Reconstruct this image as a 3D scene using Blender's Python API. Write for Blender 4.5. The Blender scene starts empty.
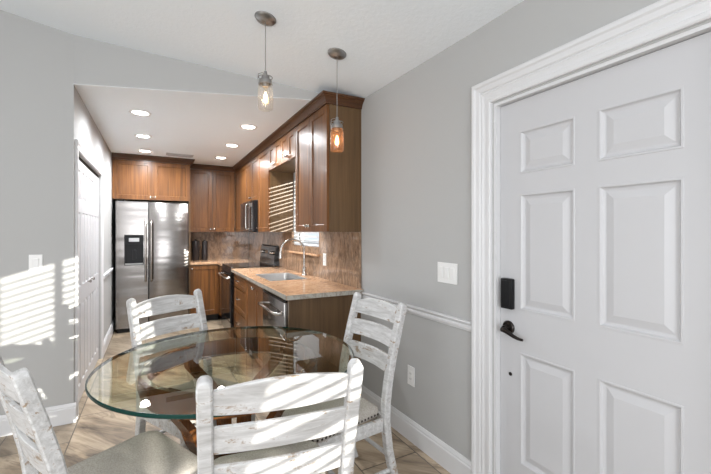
import bpy, bmesh, math, random
from mathutils import Vector, Matrix
random.seed(7)
C = bpy.context.scene.collection
SC = bpy.context.scene

# ------------------------------------------------------------------ camera, sky, sun, exposure
cam_d = bpy.data.cameras.new('camera')
cam_d.sensor_width = 36.0
cam_d.lens = 375.0 / 711.0 * 36.0
cam_d.shift_y = -5.0 / 711.0
cam_d.clip_start = 0.02
cam = bpy.data.objects.new('camera', cam_d); C.objects.link(cam)
cam.location = (0, 0, 1.372)
YAW = math.radians(28.1)
cam.rotation_euler = (math.radians(90), 0, -YAW)
SC.camera = cam

w = bpy.data.worlds.new('sky'); SC.world = w; w.use_nodes = True
bg = w.node_tree.nodes['Background']
bg.inputs[0].default_value = (0.82, 0.91, 1.0, 1); bg.inputs[1].default_value = 0.9

def light(name, kind, loc, energy, color=(1, 1, 1), size=1.0, size_y=None, direction=None, spot=None):
    d = bpy.data.lights.new(name, kind); d.energy = energy; d.color = color
    if kind == 'AREA':
        d.size = size
        if size_y: d.shape = 'RECTANGLE'; d.size_y = size_y
    elif kind == 'SUN': d.angle = size
    else: d.shadow_soft_size = size
    if spot: d.spot_size = spot; d.spot_blend = 0.9
    o = bpy.data.objects.new(name, d); C.objects.link(o); o.location = loc
    if direction is not None:
        o.rotation_euler = Vector(direction).to_track_quat('-Z', 'Y').to_euler()
    return o
SUN_DIR = (-1.0, 2.0, -0.32)
light('sun', 'SUN', (8, -8, 6), 8.5, (1.0, 0.95, 0.88), 0.006, direction=SUN_DIR)
# added fill lamps, all out of view: rear, left and overhead
light('rear_fill', 'AREA', (-0.9, -3.25, 1.4), 92, (0.97, 0.98, 1.0), 2.6, 1.7, direction=(0, 1, 0.42))
light('left_fill', 'AREA', (-2.5, 0.2, 1.4), 34, (0.97, 0.98, 1.0), 2.4, 1.6, direction=(1, 0.1, 0.3))
light('overhead_fill', 'AREA', (-0.6, -0.6, 2.6), 12, (1.0, 0.97, 0.93), 1.6, 1.6, direction=(0, 0, -1))

vs = SC.view_settings
vs.view_transform = 'Standard'; vs.look = 'None'; vs.gamma = 1.0; vs.use_curve_mapping = False
vs.exposure = 0.34

# ------------------------------------------------------------------ materials
def new_mat(name):
    m = bpy.data.materials.new(name); m.use_nodes = True
    nt = m.node_tree
    return m, nt, nt.nodes['Principled BSDF']
def setp(p, **k):
    for a, b in k.items():
        p.inputs[a.replace('_', ' ')].default_value = b
def rgb(c): return (c[0], c[1], c[2], 1)
def plain(name, col, rough=0.5, metal=0.0, **k):
    m, nt, p = new_mat(name)
    setp(p, Base_Color=rgb(col), Roughness=rough, Metallic=metal, **k)
    return m
def coords(nt, scale=(1, 1, 1), rot=(0, 0, 0), loc=(0, 0, 0), rand=True):
    tc = nt.nodes.new('ShaderNodeTexCoord'); mp = nt.nodes.new('ShaderNodeMapping')
    mp.inputs['Scale'].default_value = scale; mp.inputs['Rotation'].default_value = rot; mp.inputs['Location'].default_value = loc
    if rand:
        oi = nt.nodes.new('ShaderNodeObjectInfo'); ml = nt.nodes.new('ShaderNodeVectorMath'); ml.operation = 'SCALE'
        cb = nt.nodes.new('ShaderNodeCombineXYZ')
        for i in range(3): nt.links.new(oi.outputs['Random'], cb.inputs[i])
        nt.links.new(cb.outputs[0], ml.inputs[0]); ml.inputs['Scale'].default_value = 23.7
        ad = nt.nodes.new('ShaderNodeVectorMath'); ad.operation = 'ADD'
        nt.links.new(tc.outputs['Object'], ad.inputs[0]); nt.links.new(ml.outputs[0], ad.inputs[1])
        nt.links.new(ad.outputs[0], mp.inputs[0])
    else:
        nt.links.new(tc.outputs['Object'], mp.inputs[0])
    return mp.outputs[0]
def noise(nt, vec, scale=5, detail=4, rough=0.55, dist=0.0):
    n = nt.nodes.new('ShaderNodeTexNoise')
    n.inputs['Scale'].default_value = scale; n.inputs['Detail'].default_value = detail
    n.inputs['Roughness'].default_value = rough; n.inputs['Distortion'].default_value = dist
    nt.links.new(vec, n.inputs['Vector'])
    return n.outputs[0]
def ramp(nt, fac, stops):
    r = nt.nodes.new('ShaderNodeValToRGB'); e = r.color_ramp.elements
    while len(e) < len(stops): e.new(0.5)
    for i, (p, c) in enumerate(stops): e[i].position = p; e[i].color = rgb(c)
    nt.links.new(fac, r.inputs[0]); return r.outputs[0]
def mixc(nt, fac, a, b, mode='MIX'):
    m = nt.nodes.new('ShaderNodeMix'); m.data_type = 'RGBA'; m.blend_type = mode
    def s(i, v):
        if isinstance(v, bpy.types.NodeSocket): nt.links.new(v, m.inputs[i])
        elif isinstance(v, (int, float)): m.inputs[i].default_value = v
        else: m.inputs[i].default_value = rgb(v)
    s(0, fac); s(6, a); s(7, b); return m.outputs[2]
def bump(nt, p, h, strength=0.2, dist=0.01):
    b = nt.nodes.new('ShaderNodeBump'); b.inputs['Strength'].default_value = strength; b.inputs['Distance'].default_value = dist
    nt.links.new(h, b.inputs['Height']); nt.links.new(b.outputs[0], p.inputs['Normal'])

def m_wall():
    m, nt, p = new_mat('grey_wall_paint'); setp(p, Base_Color=rgb((0.43, 0.43, 0.425)), Roughness=0.75)
    bump(nt, p, noise(nt, coords(nt, rand=False), 180, 2), 0.12, 0.003); return m
def m_ceiling():
    m, nt, p = new_mat('textured_white_ceiling'); setp(p, Base_Color=rgb((0.82, 0.87, 0.91)), Roughness=0.9)
    v = coords(nt, rand=False); n = noise(nt, v, 38, 5, 0.6, 0.4)
    bump(nt, p, ramp(nt, n, [(0.42, (0, 0, 0)), (0.6, (1, 1, 1))]), 0.16, 0.005); return m
def m_wood(name, dark, mid, light_, axis='Z', rough=0.3):
    m, nt, p = new_mat(name)
    sc = {'Z': (9, 9, 0.55), 'X': (0.55, 9, 9), 'Y': (9, 0.55, 9)}[axis]
    v = coords(nt, sc)
    n1 = noise(nt, v, 1.6, 6, 0.6, 0.9)
    v2 = coords(nt, tuple(s * 5 if s > 1 else s * 2 for s in sc)); n2 = noise(nt, v2, 1.5, 3, 0.6)
    v3 = coords(nt, (1.3, 1.3, 0.7)); n3 = noise(nt, v3, 1.6, 2, 0.5)
    base = ramp(nt, n1, [(0.25, dark), (0.5, mid), (0.78, light_)])
    c = mixc(nt, 0.35, base, ramp(nt, n2, [(0.3, dark), (0.7, light_)]))
    c = mixc(nt, 0.45, c, ramp(nt, n3, [(0.3, (0.5, 0.5, 0.5)), (0.7, (1, 1, 1))]), 'MULTIPLY')
    nt.links.new(c, p.inputs['Base Color']); setp(p, Roughness=rough + .05, Specular_IOR_Level=0.4, Coat_Weight=0.08, Coat_Roughness=0.12)
    bump(nt, p, n2, 0.05, 0.002); return m
def m_granite(name, a, b, c_, dark, scale=1.0, stretch=(1, 1, 1), rough=0.08):
    m, nt, p = new_mat(name)
    v = coords(nt, tuple(s * scale for s in stretch), rand=False)
    n1 = noise(nt, v, 5.5, 8, 0.68, 1.2); n2 = noise(nt, v, 38, 6, 0.75, 0.5); n3 = noise(nt, v, 2.2, 6, 0.7, 2.2)
    base = ramp(nt, n1, [(0.3, a), (0.5, b), (0.7, c_)])
    c = mixc(nt, ramp(nt, n2, [(0.45, (0, 0, 0)), (0.62, (0.85, 0.85, 0.85))]), base, mixc(nt, 0.5, c_, b))
    c = mixc(nt, ramp(nt, n2, [(0.34, (0.85, 0.85, 0.85)), (0.43, (0, 0, 0))]), c, dark)
    c = mixc(nt, ramp(nt, n3, [(0.47, (0, 0, 0)), (0.51, (0.6, 0.6, 0.6)), (0.55, (0, 0, 0))]), c, dark)
    nt.links.new(c, p.inputs['Base Color']); setp(p, Roughness=rough); return m
def m_floor():
    m, nt, p = new_mat('travertine_plank_tile')
    tc = nt.nodes.new('ShaderNodeTexCoord'); sw = nt.nodes.new('ShaderNodeMapping')
    sw.inputs['Rotation'].default_value = (0, 0, math.radians(90)); sw.inputs['Location'].default_value = (0.2, 0.34, 0)
    nt.links.new(tc.outputs['Object'], sw.inputs[0])
    br = nt.nodes.new('ShaderNodeTexBrick')
    br.inputs['Scale'].default_value = 1.0; br.inputs['Brick Width'].default_value = 0.77; br.inputs['Row Height'].default_value = 0.385
    br.inputs['Mortar Size'].default_value = 0.0035; br.inputs['Mortar Smooth'].default_value = 0.1; br.inputs['Bias'].default_value = 0
    br.inputs['Color1'].default_value = (0.2, 0.2, 0.2, 1); br.inputs['Color2'].default_value = (0.9, 0.9, 0.9, 1); br.inputs['Mortar'].default_value = (0.5, 0.5, 0.5, 1)
    br.offset = 0.5
    nt.links.new(sw.outputs[0], br.inputs['Vector'])
    # veins run differently in every tile: shift and shear coordinates by the tile's value
    sp = nt.nodes.new('ShaderNodeVectorMath'); sp.operation = 'SCALE'; sp.inputs['Scale'].default_value = 9.0
    nt.links.new(br.outputs['Color'], sp.inputs[0])
    ad = nt.nodes.new('ShaderNodeVectorMath'); ad.operation = 'ADD'
    nt.links.new(tc.outputs['Object'], ad.inputs[0]); nt.links.new(sp.outputs[0], ad.inputs[1])
    m0 = nt.nodes.new('ShaderNodeMapping'); m0.inputs['Rotation'].default_value = (0, 0, math.radians(140)); nt.links.new(ad.outputs[0], m0.inputs[0])
    mp = nt.nodes.new('ShaderNodeMapping'); mp.inputs['Scale'].default_value = (4.5, 0.9, 1); nt.links.new(m0.outputs[0], mp.inputs[0])
    n1 = noise(nt, mp.outputs[0], 1.7, 7, 0.62, 0.5)
    n2 = noise(nt, mp.outputs[0], 0.9, 4, 0.55, 0.9)
    base = ramp(nt, n1, [(0.32, (0.075, 0.056, 0.040)), (0.43, (0.24, 0.182, 0.125)), (0.56, (0.40, 0.318, 0.228)), (0.72, (0.18, 0.138, 0.096))])
    vein = ramp(nt, n2, [(0.485, (0, 0, 0)), (0.498, (0.6, 0.6, 0.6)), (0.515, (0, 0, 0))])
    c = mixc(nt, vein, base, (0.13, 0.095, 0.065))
    c = mixc(nt, 0.35, c, br.outputs['Color'], 'OVERLAY')
    c = mixc(nt, br.outputs['Fac'], c, (0.10, 0.08, 0.06))
    nt.links.new(c, p.inputs['Base Color']); setp(p, Roughness=0.32)
    bump(nt, p, ramp(nt, br.outputs['Fac'], [(0, (1, 1, 1)), (1, (0, 0, 0))]), 0.4, 0.003); return m
def m_distressed():
    m, nt, p = new_mat('distressed_white_paint')
    v = coords(nt, (6, 6, 6)); n1 = noise(nt, v, 2.5, 8, 0.75, 0.6)
    v2 = coords(nt, (3, 30, 30)); n2 = noise(nt, v2, 1.6, 5, 0.7, 0.5)
    worn = nt.nodes.new('ShaderNodeMath'); worn.operation = 'MULTIPLY'
    nt.links.new(n1, worn.inputs[0]); nt.links.new(n2, worn.inputs[1])
    f = ramp(nt, worn.outputs[0], [(0.30, (0, 0, 0)), (0.36, (1, 1, 1))])
    wash = ramp(nt, n2, [(0.3, (0.36, 0.35, 0.34)), (0.64, (0.64, 0.64, 0.64))])
    nt.links.new(mixc(nt, f, wash, (0.30, 0.23, 0.17)), p.inputs['Base Color'])
    setp(p, Roughness=0.45); bump(nt, p, n2, 0.15, 0.002); return m
def m_linen():
    m, nt, p = new_mat('taupe_linen')
    v = coords(nt, (1, 1, 1)); n = noise(nt, v, 170, 3, 0.7); n2 = noise(nt, v, 14, 4, 0.6)
    c = mixc(nt, 0.3, ramp(nt, n, [(0.3, (0.25, 0.225, 0.20)), (0.7, (0.50, 0.465, 0.425))]), ramp(nt, n2, [(0.3, (0.36, 0.33, 0.295)), (0.7, (0.46, 0.43, 0.39))]))
    nt.links.new(c, p.inputs['Base Color']); setp(p, Roughness=0.9, Sheen_Weight=0.0, Specular_IOR_Level=0.15); bump(nt, p, n, 0.3, 0.001); return m
def m_steel(name, col=(0.26, 0.245, 0.235), rough=0.22, stretch=(1.5, 1.5, 1.5), wave=0.0):
    m, nt, p = new_mat(name); setp(p, Base_Color=rgb(col), Metallic=1.0, Roughness=rough)
    if wave:
        n = noise(nt, coords(nt, stretch), 1.0, 2, 0.5); bump(nt, p, n, wave, 0.05)
    return m
def m_thin_glass(name, tint, ior=1.5, rough=0.0, milk=None):
    # a clear sheet: straight-through light with its tint, mirror reflection by Fresnel on the outward faces
    m = bpy.data.materials.new(name); m.use_nodes = True; nt = m.node_tree
    for n in list(nt.nodes):
        if n.type != 'OUTPUT_MATERIAL': nt.nodes.remove(n)
    out = [n for n in nt.nodes if n.type == 'OUTPUT_MATERIAL'][0]
    tr = nt.nodes.new('ShaderNodeBsdfTransparent'); tr.inputs[0].default_value = rgb(tint)
    gl = nt.nodes.new('ShaderNodeBsdfGlossy'); gl.inputs['Color'].default_value = (1, 1, 1, 1); gl.inputs['Roughness'].default_value = rough
    fr = nt.nodes.new('ShaderNodeFresnel'); fr.inputs['IOR'].default_value = ior
    ge = nt.nodes.new('ShaderNodeNewGeometry')
    inv = nt.nodes.new('ShaderNodeMath'); inv.operation = 'SUBTRACT'; inv.inputs[0].default_value = 1.0
    nt.links.new(ge.outputs['Backfacing'], inv.inputs[1])
    mu = nt.nodes.new('ShaderNodeMath'); mu.operation = 'MULTIPLY'
    nt.links.new(fr.outputs[0], mu.inputs[0]); nt.links.new(inv.outputs[0], mu.inputs[1])
    mx = nt.nodes.new('ShaderNodeMixShader')
    nt.links.new(mu.outputs[0], mx.inputs[0]); nt.links.new(tr.outputs[0], mx.inputs[1]); nt.links.new(gl.outputs[0], mx.inputs[2])
    if milk:      # faintly frosted ribbed glass scatters a little of the light
        tl = nt.nodes.new('ShaderNodeBsdfTranslucent'); tl.inputs[0].default_value = rgb(milk[0])
        m2 = nt.nodes.new('ShaderNodeMixShader'); m2.inputs[0].default_value = milk[1]
        nt.links.new(mx.outputs[0], m2.inputs[1]); nt.links.new(tl.outputs[0], m2.inputs[2]); mx = m2
    nt.links.new(mx.outputs[0], out.inputs[0]); return m
def m_emit(name, col, s):
    m, nt, p = new_mat(name); setp(p, Base_Color=rgb(col), Emission_Color=rgb(col), Emission_Strength=s); return m

M = dict(
    wall=m_wall(), ceil=m_ceiling(), floor=m_floor(),
    trim=plain('white_trim_paint', (0.66, 0.66, 0.67), 0.35),
    door=plain('white_door_paint', (0.53, 0.53, 0.545), 0.38),
    wood=m_wood('brown_cabinet_wood', (0.042, 0.015, 0.005), (0.140, 0.052, 0.013), (0.32, 0.130, 0.034)),
    woodh=m_wood('brown_moulding_wood', (0.035, 0.014, 0.006), (0.085, 0.034, 0.013), (0.14, 0.06, 0.022), 'X'),
    woodin=m_wood('cabinet_side_wood', (0.075, 0.041, 0.018), (0.125, 0.070, 0.030), (0.18, 0.105, 0.048)),
    lacquer=m_wood('lacquered_table_wood', (0.05, 0.018, 0.007), (0.11, 0.040, 0.012), (0.20, 0.075, 0.02), 'Z', 0.15),
    granite=m_granite('tan_granite', (0.50, 0.29, 0.165), (0.64, 0.38, 0.215), (0.72, 0.49, 0.32), (0.36, 0.21, 0.13), 1.0),
    splash=m_granite('brown_granite_backsplash', (0.17, 0.115, 0.075), (0.31, 0.195, 0.120), (0.44, 0.32, 0.23), (0.09, 0.065, 0.05), 0.8, (1, 1.3, 0.55), 0.035),
    edge=m_granite('granite_edge_reflection', (0.27, 0.25, 0.21), (0.38, 0.36, 0.31), (0.47, 0.44, 0.39), (0.2, 0.15, 0.12), 2.0),  # granite speckle, paled so the colour carries the edge's reflection
    steel=m_steel('stainless_steel', wave=0.25, stretch=(0.4, 0.4, 5)),
    basin=m_steel('satin_sink_steel', (0.62, 0.61, 0.60), 0.38),
    dsteel=m_steel('dark_stainless_steel', (0.36, 0.355, 0.35), 0.34),
    chrome=m_steel('brushed_nickel', (0.46, 0.43, 0.40), 0.2),
    black=plain('black_plastic', (0.008, 0.008, 0.009), 0.35, Specular_IOR_Level=0.25),
    bglass=plain('black_glass', (0.006, 0.006, 0.007), 0.06),
    bronze=plain('dark_bronze', (0.025, 0.02, 0.018), 0.28, 0.7),
    paint=m_distressed(), linen=m_linen(),
    glass=m_thin_glass('clear_table_glass', (0.78, 0.81, 0.74), 1.8),
    gedge=None, jar=m_thin_glass('clear_jar_glass', (0.95, 0.95, 0.95), 1.5, 0.03, ((1, 1, 1), .025)), amberjar=m_thin_glass('amber_jar_glass', (0.97, 0.84, 0.74), 1.5, 0.03, ((1, .62, .40), .045)),
    pane=m_thin_glass('window_pane_glass', (0.98, 0.99, 0.98), 1.3),
    blind=plain('white_blind_slat', (0.70, 0.71, 0.73), 0.5),
    plate=plain('white_plastic_plate', (0.78, 0.78, 0.77), 0.3),
    vent=plain('white_vent_metal', (0.42, 0.42, 0.43), 0.5),
    can=plain('white_can_trim', (0.75, 0.75, 0.75), 0.4),
    dark=plain('dark_gap', (0.02, 0.018, 0.016), 0.8),
    lamp=m_emit('recessed_lamp_glow', (1.0, 0.97, 0.92), 14),
    bulb=m_thin_glass('clear_bulb_glass', (1.0, 0.95, 0.85), 1.3),
    fil2=m_emit('soft_white_bulb_glow', (1.0, 0.90, 0.78), 9),
    fil=m_emit('warm_bulb_glow', (1.0, 0.74, 0.46), 9),
    nail=plain('dark_nailhead', (0.05, 0.04, 0.035), 0.3, 0.9),
    conc=plain('outdoor_concrete', (0.45, 0.44, 0.42), 0.9),
    canis=plain('dark_ceramic', (0.03, 0.025, 0.025), 0.12),
)
def m_gedge():
    m, nt, p = new_mat('green_glass_edge'); setp(p, Base_Color=rgb((0.004, 0.04, 0.032)), Roughness=0.25, Specular_IOR_Level=0.3, Transmission_Weight=0.0, IOR=1.5); return m
M['gedge'] = m_gedge()

# ------------------------------------------------------------------ mesh helpers
class MB:
    def __init__(s): s.bm = bmesh.new()
    def box(s, x0, x1, y0, y1, z0, z1, bev=0.0, mat=None):
        b = bmesh.new(); bmesh.ops.create_cube(b, size=1.0)
        for v in b.verts:
            v.co = Vector((x0 + (v.co.x + .5) * (x1 - x0), y0 + (v.co.y + .5) * (y1 - y0), z0 + (v.co.z + .5) * (z1 - z0)))
        if bev > 0: bmesh.ops.bevel(b, geom=list(b.edges), offset=bev, segments=2, affect='EDGES', profile=0.5, clamp_overlap=True)
        bmesh.ops.recalc_face_normals(b, faces=b.faces)
        return s.add(b, mat)
    def add(s, b, mat=None):
        if mat is not None: b.transform(mat)
        me = bpy.data.meshes.new('t'); b.to_mesh(me); b.free(); s.bm.from_mesh(me); bpy.data.meshes.remove(me); return s
    def quads(s, pts, faces):
        vs_ = [s.bm.verts.new(p) for p in pts]
        for f in faces: s.bm.faces.new([vs_[i] for i in f])
        return s
    def prism(s, poly, z0, z1):
        n = len(poly); pts = [(x, y, z0) for x, y in poly] + [(x, y, z1) for x, y in poly]
        b = bmesh.new(); v = [b.verts.new(p) for p in pts]
        b.faces.new(v[:n][::-1]); b.faces.new(v[n:])
        for i in range(n): b.faces.new((v[i], v[(i + 1) % n], v[n + (i + 1) % n], v[n + i]))
        bmesh.ops.recalc_face_normals(b, faces=b.faces); return s.add(b)
    def lathe(s, prof, seg=32, center=(0, 0, 0), mat=None, close=False):
        b = bmesh.new(); rings = []
        for r, z in prof:
            if r < 1e-6: rings.append([b.verts.new((0, 0, z))])
            else: rings.append([b.verts.new((r * math.cos(2 * math.pi * i / seg), r * math.sin(2 * math.pi * i / seg), z)) for i in range(seg)])
        if close: rings.append(rings[0])
        for a, c in zip(rings[:-1], rings[1:]):
            for i in range(seg):
                j = (i + 1) % seg
                if len(a) == 1 and len(c) == 1: continue
                if len(a) == 1: b.faces.new((a[0], c[i], c[j]))
                elif len(c) == 1: b.faces.new((a[i], a[j], c[0]))
                else: b.faces.new((a[i], a[j], c[j], c[i]))
        bmesh.ops.recalc_face_normals(b, faces=b.faces)
        b.transform((mat or Matrix()) if mat else Matrix.Translation(center)); return s.add(b)
    def tube(s, pts, r, seg=12, cap=True, sub=True):
        b = bmesh.new(); pts = [Vector(p) for p in pts]; rings = []; n = len(pts)
        rr = r if isinstance(r, (list, tuple)) else [r] * n
        up = None
        for i, p in enumerate(pts):
            t = (pts[min(i + 1, n - 1)] - pts[max(i - 1, 0)]).normalized()
            if up is None: up = Vector((0, 0, 1)) if abs(t.z) < .9 else Vector((1, 0, 0))
            a = t.cross(up).normalized(); up2 = a.cross(t).normalized(); up = up2
            rings.append([b.verts.new(p + (a * math.cos(2 * math.pi * k / seg) + up2 * math.sin(2 * math.pi * k / seg)) * rr[i]) for k in range(seg)])
        for a, c in zip(rings[:-1], rings[1:]):
            for k in range(seg): b.faces.new((a[k], a[(k + 1) % seg], c[(k + 1) % seg], c[k]))
        if cap: b.faces.new(rings[0][::-1]); b.faces.new(rings[-1])
        bmesh.ops.recalc_face_normals(b, faces=b.faces); return s.add(b)
    def sweep(s, path, prof, closed=False):
        # path: list of (origin, u, v) frames; prof: closed polygon in (u, v)
        b = bmesh.new(); rings = [[b.verts.new(Vector(o) + Vector(u) * a + Vector(v_) * c) for a, c in prof] for o, u, v_ in path]
        n = len(prof); R = rings + ([rings[0]] if closed else [])
        for a, c in zip(R[:-1], R[1:]):
            for k in range(n): b.faces.new((a[k], a[(k + 1) % n], c[(k + 1) % n], c[k]))
        if not closed: b.faces.new(rings[0][::-1]); b.faces.new(rings[-1])
        bmesh.ops.recalc_face_normals(b, faces=b.faces); return s.add(b)
    def paneled(s, o, U, V, N, W, H, T, panels, prof):
        """slab W x H x T; front face (towards N) has panels [(u0,u1,v0,v1)] shaped by prof [(inset, depth)]"""
        o, U, V, N = Vector(o), Vector(U), Vector(V), Vector(N); b = bmesh.new()
        us = sorted({0, W} | {p[0] for p in panels} | {p[1] for p in panels}); vv = sorted({0, H} | {p[2] for p in panels} | {p[3] for p in panels})
        P = lambda u, v, d=0: o + U * u + V * v + N * d
        def q(*c): b.faces.new([b.verts.new(x) for x in c])
        for a in range(len(us) - 1):
            for c in range(len(vv) - 1):
                u0, u1, v0, v1 = us[a], us[a + 1], vv[c], vv[c + 1]
                cu, cv = (u0 + u1) / 2, (v0 + v1) / 2
                if any(p[0] < cu < p[1] and p[2] < cv < p[3] for p in panels): continue
                q(P(u0, v0), P(u1, v0), P(u1, v1), P(u0, v1))
        for (u0, u1, v0, v1) in panels:
            last = (u0, u1, v0, v1, 0)
            for ins, d in prof:
                cur = (u0 + ins, u1 - ins, v0 + ins, v1 - ins, d)
                A = [P(last[i], last[j], last[4]) for i, j in ((0, 2), (1, 2), (1, 3), (0, 3))]; B = [P(cur[i], cur[j], cur[4]) for i, j in ((0, 2), (1, 2), (1, 3), (0, 3))]
                for k in range(4): q(A[k], A[(k + 1) % 4], B[(k + 1) % 4], B[k])
                last = cur
            q(*B)
        q(P(0, 0, -T), P(0, H, -T), P(W, H, -T), P(W, 0, -T))
        q(P(0, 0), P(0, 0, -T), P(W, 0, -T), P(W, 0)); q(P(0, H), P(W, H), P(W, H, -T), P(0, H, -T))
        q(P(0, 0), P(0, H), P(0, H, -T), P(0, 0, -T)); q(P(W, 0), P(W, 0, -T), P(W, H, -T), P(W, H))
        bmesh.ops.remove_doubles(b, verts=b.verts, dist=1e-5)
        bmesh.ops.recalc_face_normals(b, faces=b.faces)
        return s.add(b)

def obj(name, mb, mat, parent=None, smooth=False, local=False):
    me = bpy.data.meshes.new(name)
    if parent is not None and not local:      # shapes are given in world coordinates
        mb.bm.transform(Matrix.Translation(-base_of(parent)))
    mb.bm.to_mesh(me); mb.bm.free()
    me.materials.append(mat)
    if smooth:
        me.polygons.foreach_set('use_smooth', [True] * len(me.polygons))
        try: me.set_sharp_from_angle(angle=math.radians(38))
        except Exception: pass
    o = bpy.data.objects.new(name, me); C.objects.link(o)
    if parent is not None: o.parent = parent
    return o
def base_of(o):
    v = Vector(o.location)
    while o.parent: o = o.parent; v = v + Vector(o.location)
    return v
def center_origin(o):
    """move a top-level mesh's origin to its base centre"""
    me = o.data; xs = [v.co for v in me.vertices]
    c = Vector(((min(v.x for v in xs) + max(v.x for v in xs)) / 2, (min(v.y for v in xs) + max(v.y for v in xs)) / 2, min(v.z for v in xs)))
    me.transform(Matrix.Translation(-c)); o.location = c; return o
def tag(o, label, cat, group=None):
    o['label'] = label; o['category'] = cat
    if group: o['group'] = group
    return o
def thing(name, loc, label, cat, group=None, rz=0):
    o = bpy.data.objects.new(name, None); C.objects.link(o); o.empty_display_size = 0.1
    o.location = loc; o.rotation_euler = (0, 0, rz); return tag(o, label, cat, group)
def struct(name, mb, mat, label, parent=None, smooth=False):
    o = obj(name, mb, mat, parent, smooth)
    if parent is None: o['kind'] = 'structure'; o['label'] = label; center_origin(o)
    return o
def struct_empty(name, loc, label):
    o = bpy.data.objects.new(name, None); C.objects.link(o); o.location = loc; o['kind'] = 'structure'; o['label'] = label; return o

# ------------------------------------------------------------------ room dimensions (metres)
XK = 1.475                                     # the same wall inside the kitchen: the wall bends in a little
XR, XL, YB, YR = 1.5, -0.52, 6.75, -3.4       # right wall, kitchen left wall, kitchen back wall, rear wall
XO, YL = -2.6, 3.35                            # outer left wall, wall left of the kitchen opening
CK = 2.44
cz = lambda x: 2.441 + 0.176 * (XR - x)
def bend(m):
    for v in m.bm.verts: v.co.x += (XK - XR) * min(max((v.co.y - 1.5) / 1.14, 0), 1)
    return m
def wall_cells(axis, c0, c1, us, zs, holes):
    m = MB()
    for a in range(len(us) - 1):
        for b in range(len(zs) - 1):
            cu, cv = (us[a] + us[a + 1]) / 2, (zs[b] + zs[b + 1]) / 2
            if any(h[0] < cu < h[1] and h[2] < cv < h[3] for h in holes): continue
            if axis == 'X': m.box(c0, c1, us[a], us[a + 1], zs[b], zs[b + 1])
            else: m.box(us[a], us[a + 1], c0, c1, zs[b], zs[b + 1])
    bmesh.ops.remove_doubles(m.bm, verts=m.bm.verts, dist=1e-5)
    # drop the doubled inner faces
    seen = {}
    for f in m.bm.faces: seen.setdefault(tuple(round(x, 4) for x in f.calc_center_median()), []).append(f)
    bmesh.ops.delete(m.bm, geom=[f for l in seen.values() if len(l) > 1 for f in l], context='FACES_ONLY')
    return m

struct('floor', MB().box(XO - .1, XR + .12, YR - .1, YB + .12, -0.1, 0), M['floor'], 'beige and brown veined stone plank tile floor')
KW = (3.50, 4.33, 1.22, 2.05)      # kitchen window
DR = (0.445, 1.335, 0.0, 2.015)    # entry door opening
SW = (-1.74, -0.56, 0.50, 1.90)    # dining windows in the right wall, behind the camera
holes = [KW, DR, SW]
struct('wall_right', bend(wall_cells('X', XR, XR + .12, sorted({YR, 1.5, 2.64, YB} | {h[0] for h in holes} | {h[1] for h in holes}),
       sorted({0.0, CK} | {h[2] for h in holes} | {h[3] for h in holes}), holes)), M['wall'], 'pale grey painted wall with the white entry door')
struct('wall_back', MB().box(XL - .12, XR + .12, YB, YB + .12, 0, CK), M['wall'], 'grey wall behind the kitchen cabinets and refrigerator')
CD = (3.45, 4.87, 0.0, 1.985)
struct('wall_kitchen_left', wall_cells('X', XL - .12, XL, sorted({YL + .1, YB, CD[0], CD[1]}), [0, CD[3], 2.5], [CD]), M['wall'], 'grey wall with the white bifold closet door')
struct('wall_closet', MB().box(XL - .72, XL - .68, YL + .11, 5.2, 0, CK), M['wall'], 'back of the closet behind the bifold door')
# wall left of the opening, top follows the sloped ceiling
m = MB()
b = bmesh.new(); xa, xb = XO, XL
f0 = [(xa, YL, 0), (xb, YL, 0), (xb, YL, cz(xb) + .01), (xa, YL, cz(xa) + .01)]
v0 = [b.verts.new(p) for p in f0]; v1 = [b.verts.new((p[0], YL + .1, p[2])) for p in f0]
b.faces.new(v0); b.faces.new(v1[::-1])
for i in range(4): b.faces.new((v0[i], v1[i], v1[(i + 1) % 4], v0[(i + 1) % 4]))
bmesh.ops.recalc_face_normals(b, faces=b.faces); m.add(b)
struct('wall_left', m, M['wall'], 'grey wall at left with striped sun patches from the blinds')
struct('wall_outer_left', wall_cells('X', XO - .1, XO, [YR, -1.1, 1.5, YL + .1], [0, .7, 2.3, cz(XO)], [(-1.1, 1.5, .7, 2.3)]), M['wall'], 'grey dining room side wall with an opening added for fill light')  # out of view; the opening is added for fill light
struct('wall_rear', wall_cells('Y', YR - .1, YR, [XO - .1, -2.3, 0.5, XR + .12], [0, .5, 2.45, 3.25], [(-2.3, 0.5, .5, 2.45)]), M['wall'], 'grey rear wall with a wide opening added for fill light')  # unseen opening, put in so sky light reaches the room
# header above the kitchen opening: runs slightly skew to the walls
hx0, hy0, hx1, hy1 = XL - .001, YL, XR, 2.725
m = MB(); b = bmesh.new()
pf = [(hx0, hy0, CK + .003), (hx1, hy1, CK + .003), (hx1, hy1, cz(hx1) + .012), (hx0, hy0, cz(hx0) + .012)]
v0 = [b.verts.new(p) for p in pf]; v1 = [b.verts.new((p[0], p[1] + .1, p[2])) for p in pf]
b.faces.new(v0); b.faces.new(v1[::-1])
for i in range(4): b.faces.new((v0[i], v1[i], v1[(i + 1) % 4], v0[(i + 1) % 4]))
bmesh.ops.recalc_face_normals(b, faces=b.faces); m.add(b)
struct('wall_header', m, M['wall'], 'narrowing grey wall strip above the kitchen opening')
struct('ceiling_kitchen', MB().prism([(XL - .002, hy0 - .001), (XR, hy1 - .001), (XR, YB), (XL - .002, YB)], CK, CK + .0028), M['ceil'], 'flat white kitchen ceiling with recessed lights')
m = MB(); b = bmesh.new(); xa, xb = XO - .1, XR + .12
for (y, rev) in ((YR - .1, 0), (YL + .12, 1)):
    pass
pts = [(xa, cz(xa)), (xb, cz(xb)), (xb, cz(xb) + .1), (xa, cz(xa) + .1)]
v0 = [b.verts.new((x, YR - .1, z)) for x, z in pts]; v1 = [b.verts.new((x, YL + .12, z)) for x, z in pts]
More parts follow.
